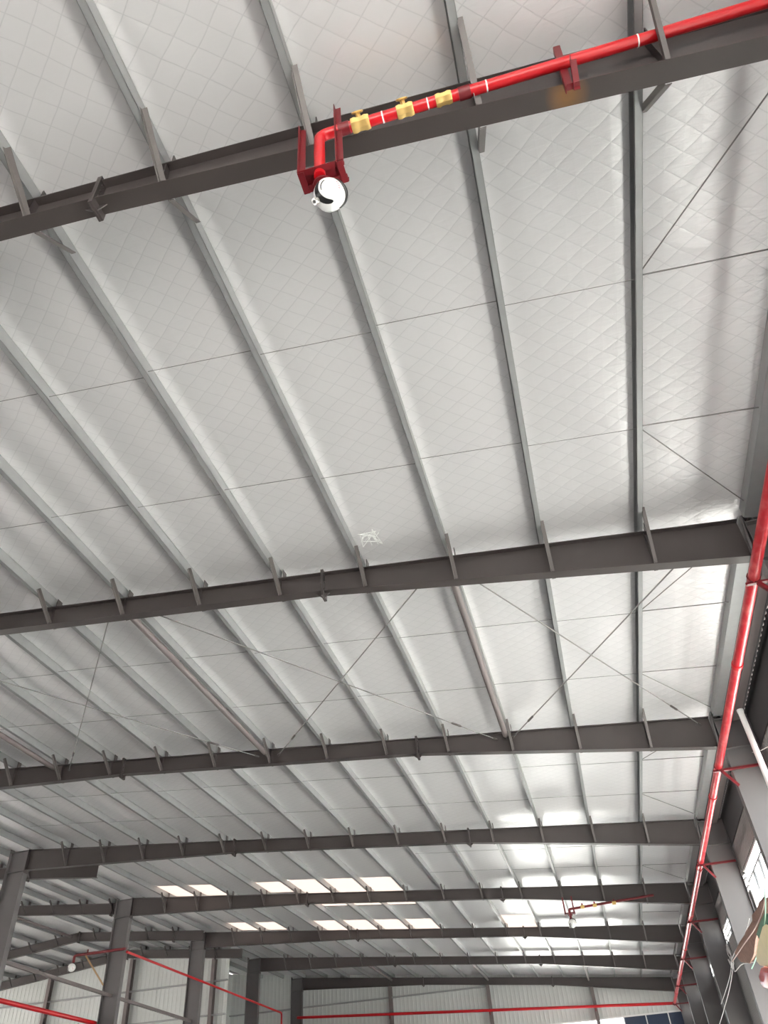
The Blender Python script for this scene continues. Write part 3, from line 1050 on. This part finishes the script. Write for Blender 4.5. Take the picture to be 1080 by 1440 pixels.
# --- rain pipe by the second wall column
a, b = at(1041, 1000, X=3.78), at(1079, 1108, X=3.78)
r = thing('rain_pipe', (a.x, a.y, 0), 'white plastic rain pipe standing beside the side wall column', 'pipe')
MB().tube([(a.x, a.y + .02, 0.02), (a.x, a.y, a.z)], .058, 16).build('pipe_run', PVC, r)
MB().tube([(a.x, a.y, a.z - .03), (a.x, a.y, a.z + .03)], .066, 16).build('collar', PVC, r)


# --- scrap of white tape caught under the roof lining
p0 = at(522, 758, roof=.12)
r = thing('torn_tape', p0, 'crumpled scrap of white tape stuck to the roof lining', 'tape')
for i in range(5):
    pts = [p0 + Vector((random.uniform(-.2, .2), random.uniform(-.22, .22), random.uniform(-.02, .05))) for k in range(5)]
    mb = MB()
    for a, b in zip(pts[:-1], pts[1:]): mb.bar(a, b, .014, .003)
    mb.build('tape_strip', WHITE, r)

# ================================================================== loose cables and clutter at the side wall
def cable(pts, rad, m, label, n=6, smooth=10):
    pts = [Vector(p) for p in pts]
    out = []
    for i in range(len(pts) - 1):                             # Catmull-Rom
        p0, p1, p2, p3 = pts[max(i - 1, 0)], pts[i], pts[i + 1], pts[min(i + 2, len(pts) - 1)]
        for k in range(smooth):
            t = k / smooth
            out.append(.5 * ((2 * p1) + (p2 - p0) * t + (2 * p0 - 5 * p1 + 4 * p2 - p3) * t * t + (3 * p1 - p0 - 3 * p2 + p3) * t ** 3))
    out.append(pts[-1])
    o = MB().tube(out, rad, n).build('loose_cable', m, None, out[0])
    return tag(o, label, 'cable', 'loose cables at the side wall')


def px(pts, X): return [at(x, y, X=X + dx) for (x, y, *r_) in pts for dx in [r_[0] if r_ else 0]]


cable(px([(1076, 1235), (1074, 1275), (1062, 1305), (1045, 1330), (1030, 1352)], 3.38), .012, CPINK, 'pale pink cable hanging in a loop by the side window')
cable(px([(1076, 1250), (1076, 1290), (1071, 1320), (1062, 1350), (1057, 1362)], 3.30), .013, CGREEN, 'pale green cable hanging in front of the side window')
cable(px([(1054, 1292), (1046, 1318), (1034, 1338), (1028, 1352)], 3.55), .011, CBLE, 'thin grey cable crossing the wall column to the cable knot')
cable(px([(1058, 1312), (1064, 1336), (1068, 1350)], 3.5), .011, CBLE, 'short grey cable hanging beside the pale green cable')
cable(px([(1027, 1340), (1030, 1362), (1026, 1390), (1018, 1420), (1012, 1440)], 3.55), .012, CBLE, 'grey cable trailing down from the cable knot')
cable(px([(1029, 1345), (1027, 1370), (1020, 1395), (1014, 1412)], 3.56), .010, CBLE, 'thin grey cable fraying below the cable knot')
cable(px([(1031, 1350), (1033, 1366), (1042, 1357), (1052, 1354), (1060, 1353)], 3.5), .012, CBLE, 'pale cable end lying sideways from the cable knot')
cable(px([(1058, 1058), (1068, 1056), (1082, 1049)], 3.9), .008, CBLE, 'thin grey wire strung past the white rain pipe')
r = thing('cable_knot', at(1028, 1345, X=3.56), 'knot of grey cables hanging before the wall column', 'cable')
for i in range(7):
    pts = []
    c = at(1026 + random.uniform(-2, 4), 1342 + 5 * i - 12, X=3.56)
    for k in range(15):
        a = k * .9 + i
        pts.append(c + Vector((.03 * math.cos(a), .11 * math.cos(a + i) + random.uniform(-.03, .03), .12 * math.sin(a * .9) + random.uniform(-.02, .02))))
    MB().tube(pts, .011, 6).build('cable_loop', CBLE if i % 3 else CBLK, r)


def crumpled(poly, X, th, m, name, label, cat, amp=.05):
    """a sheet or bag outlined in the wall's plane, with real thickness and crumples"""
    pts = [at(x, y, X=X) for x, y in poly]
    c = sum(pts, Vector()) / len(pts)
    mb = MB()
    rings = [(1., 0), (.92, th * .5), (.6, th * .9), (.25, th)]
    n = len(pts)
    for sgn in (-1, 1):
        for s_, h in rings:
            for p in pts:
                mb.v.append(c + (p - c) * s_ + Vector((sgn * (h + .01) + random.uniform(-amp, amp) * (s_ < 1) * .6, random.uniform(-amp, amp) * .6, random.uniform(-amp, amp) * .6)))
    R_ = len(rings) * n
    for side in (0, 1):
        for j in range(len(rings) - 1):
            for i in range(n):
                a, b = side * R_ + j * n + i, side * R_ + j * n + (i + 1) % n
                mb.f.append((a, b, b + n, a + n) if side else (a, a + n, b + n, b))
        mb.f.append(tuple(side * R_ + (len(rings) - 1) * n + i for i in range(n)))
    for i in range(n):
        a, b = i, (i + 1) % n
        mb.f.append((a, b, b + R_, a + R_))
    mb.s = True
    o = mb.build(name, m, None, c)
    return tag(o, label, cat)


crumpled([(1074, 1262), (1068, 1270), (1062, 1284), (1058, 1297), (1048, 1312), (1040, 1326), (1034, 1340), (1042, 1352), (1056, 1356), (1064, 1342), (1066, 1320), (1072, 1300), (1080, 1285), (1084, 1262)], 3.5, .05, RUSTY, 'rusty_sheet', 'crumpled rust-brown sheet hanging among cables by the side window', 'sheet', .06)
crumpled([(1078, 1300), (1073, 1318), (1067, 1340), (1068, 1354), (1074, 1359), (1086, 1358), (1094, 1330), (1090, 1305)], 3.3, .12, CREAM, 'yellow_bag', 'pale yellow bag hanging beside the pale green cable', 'bag', .02)
crumpled([(1076, 1285), (1070, 1298), (1066, 1315), (1070, 1325), (1078, 1315), (1086, 1300), (1086, 1284)], 3.42, .04, GREENF, 'green_cloth', 'dark green cloth tucked behind the pale yellow bag', 'cloth', .04)
crumpled([(1074, 1360), (1073, 1372), (1077, 1388), (1088, 1392), (1092, 1362)], 3.3, .12, RED, 'red_bag', 'dark red bag below the pale yellow bag', 'bag', .02)
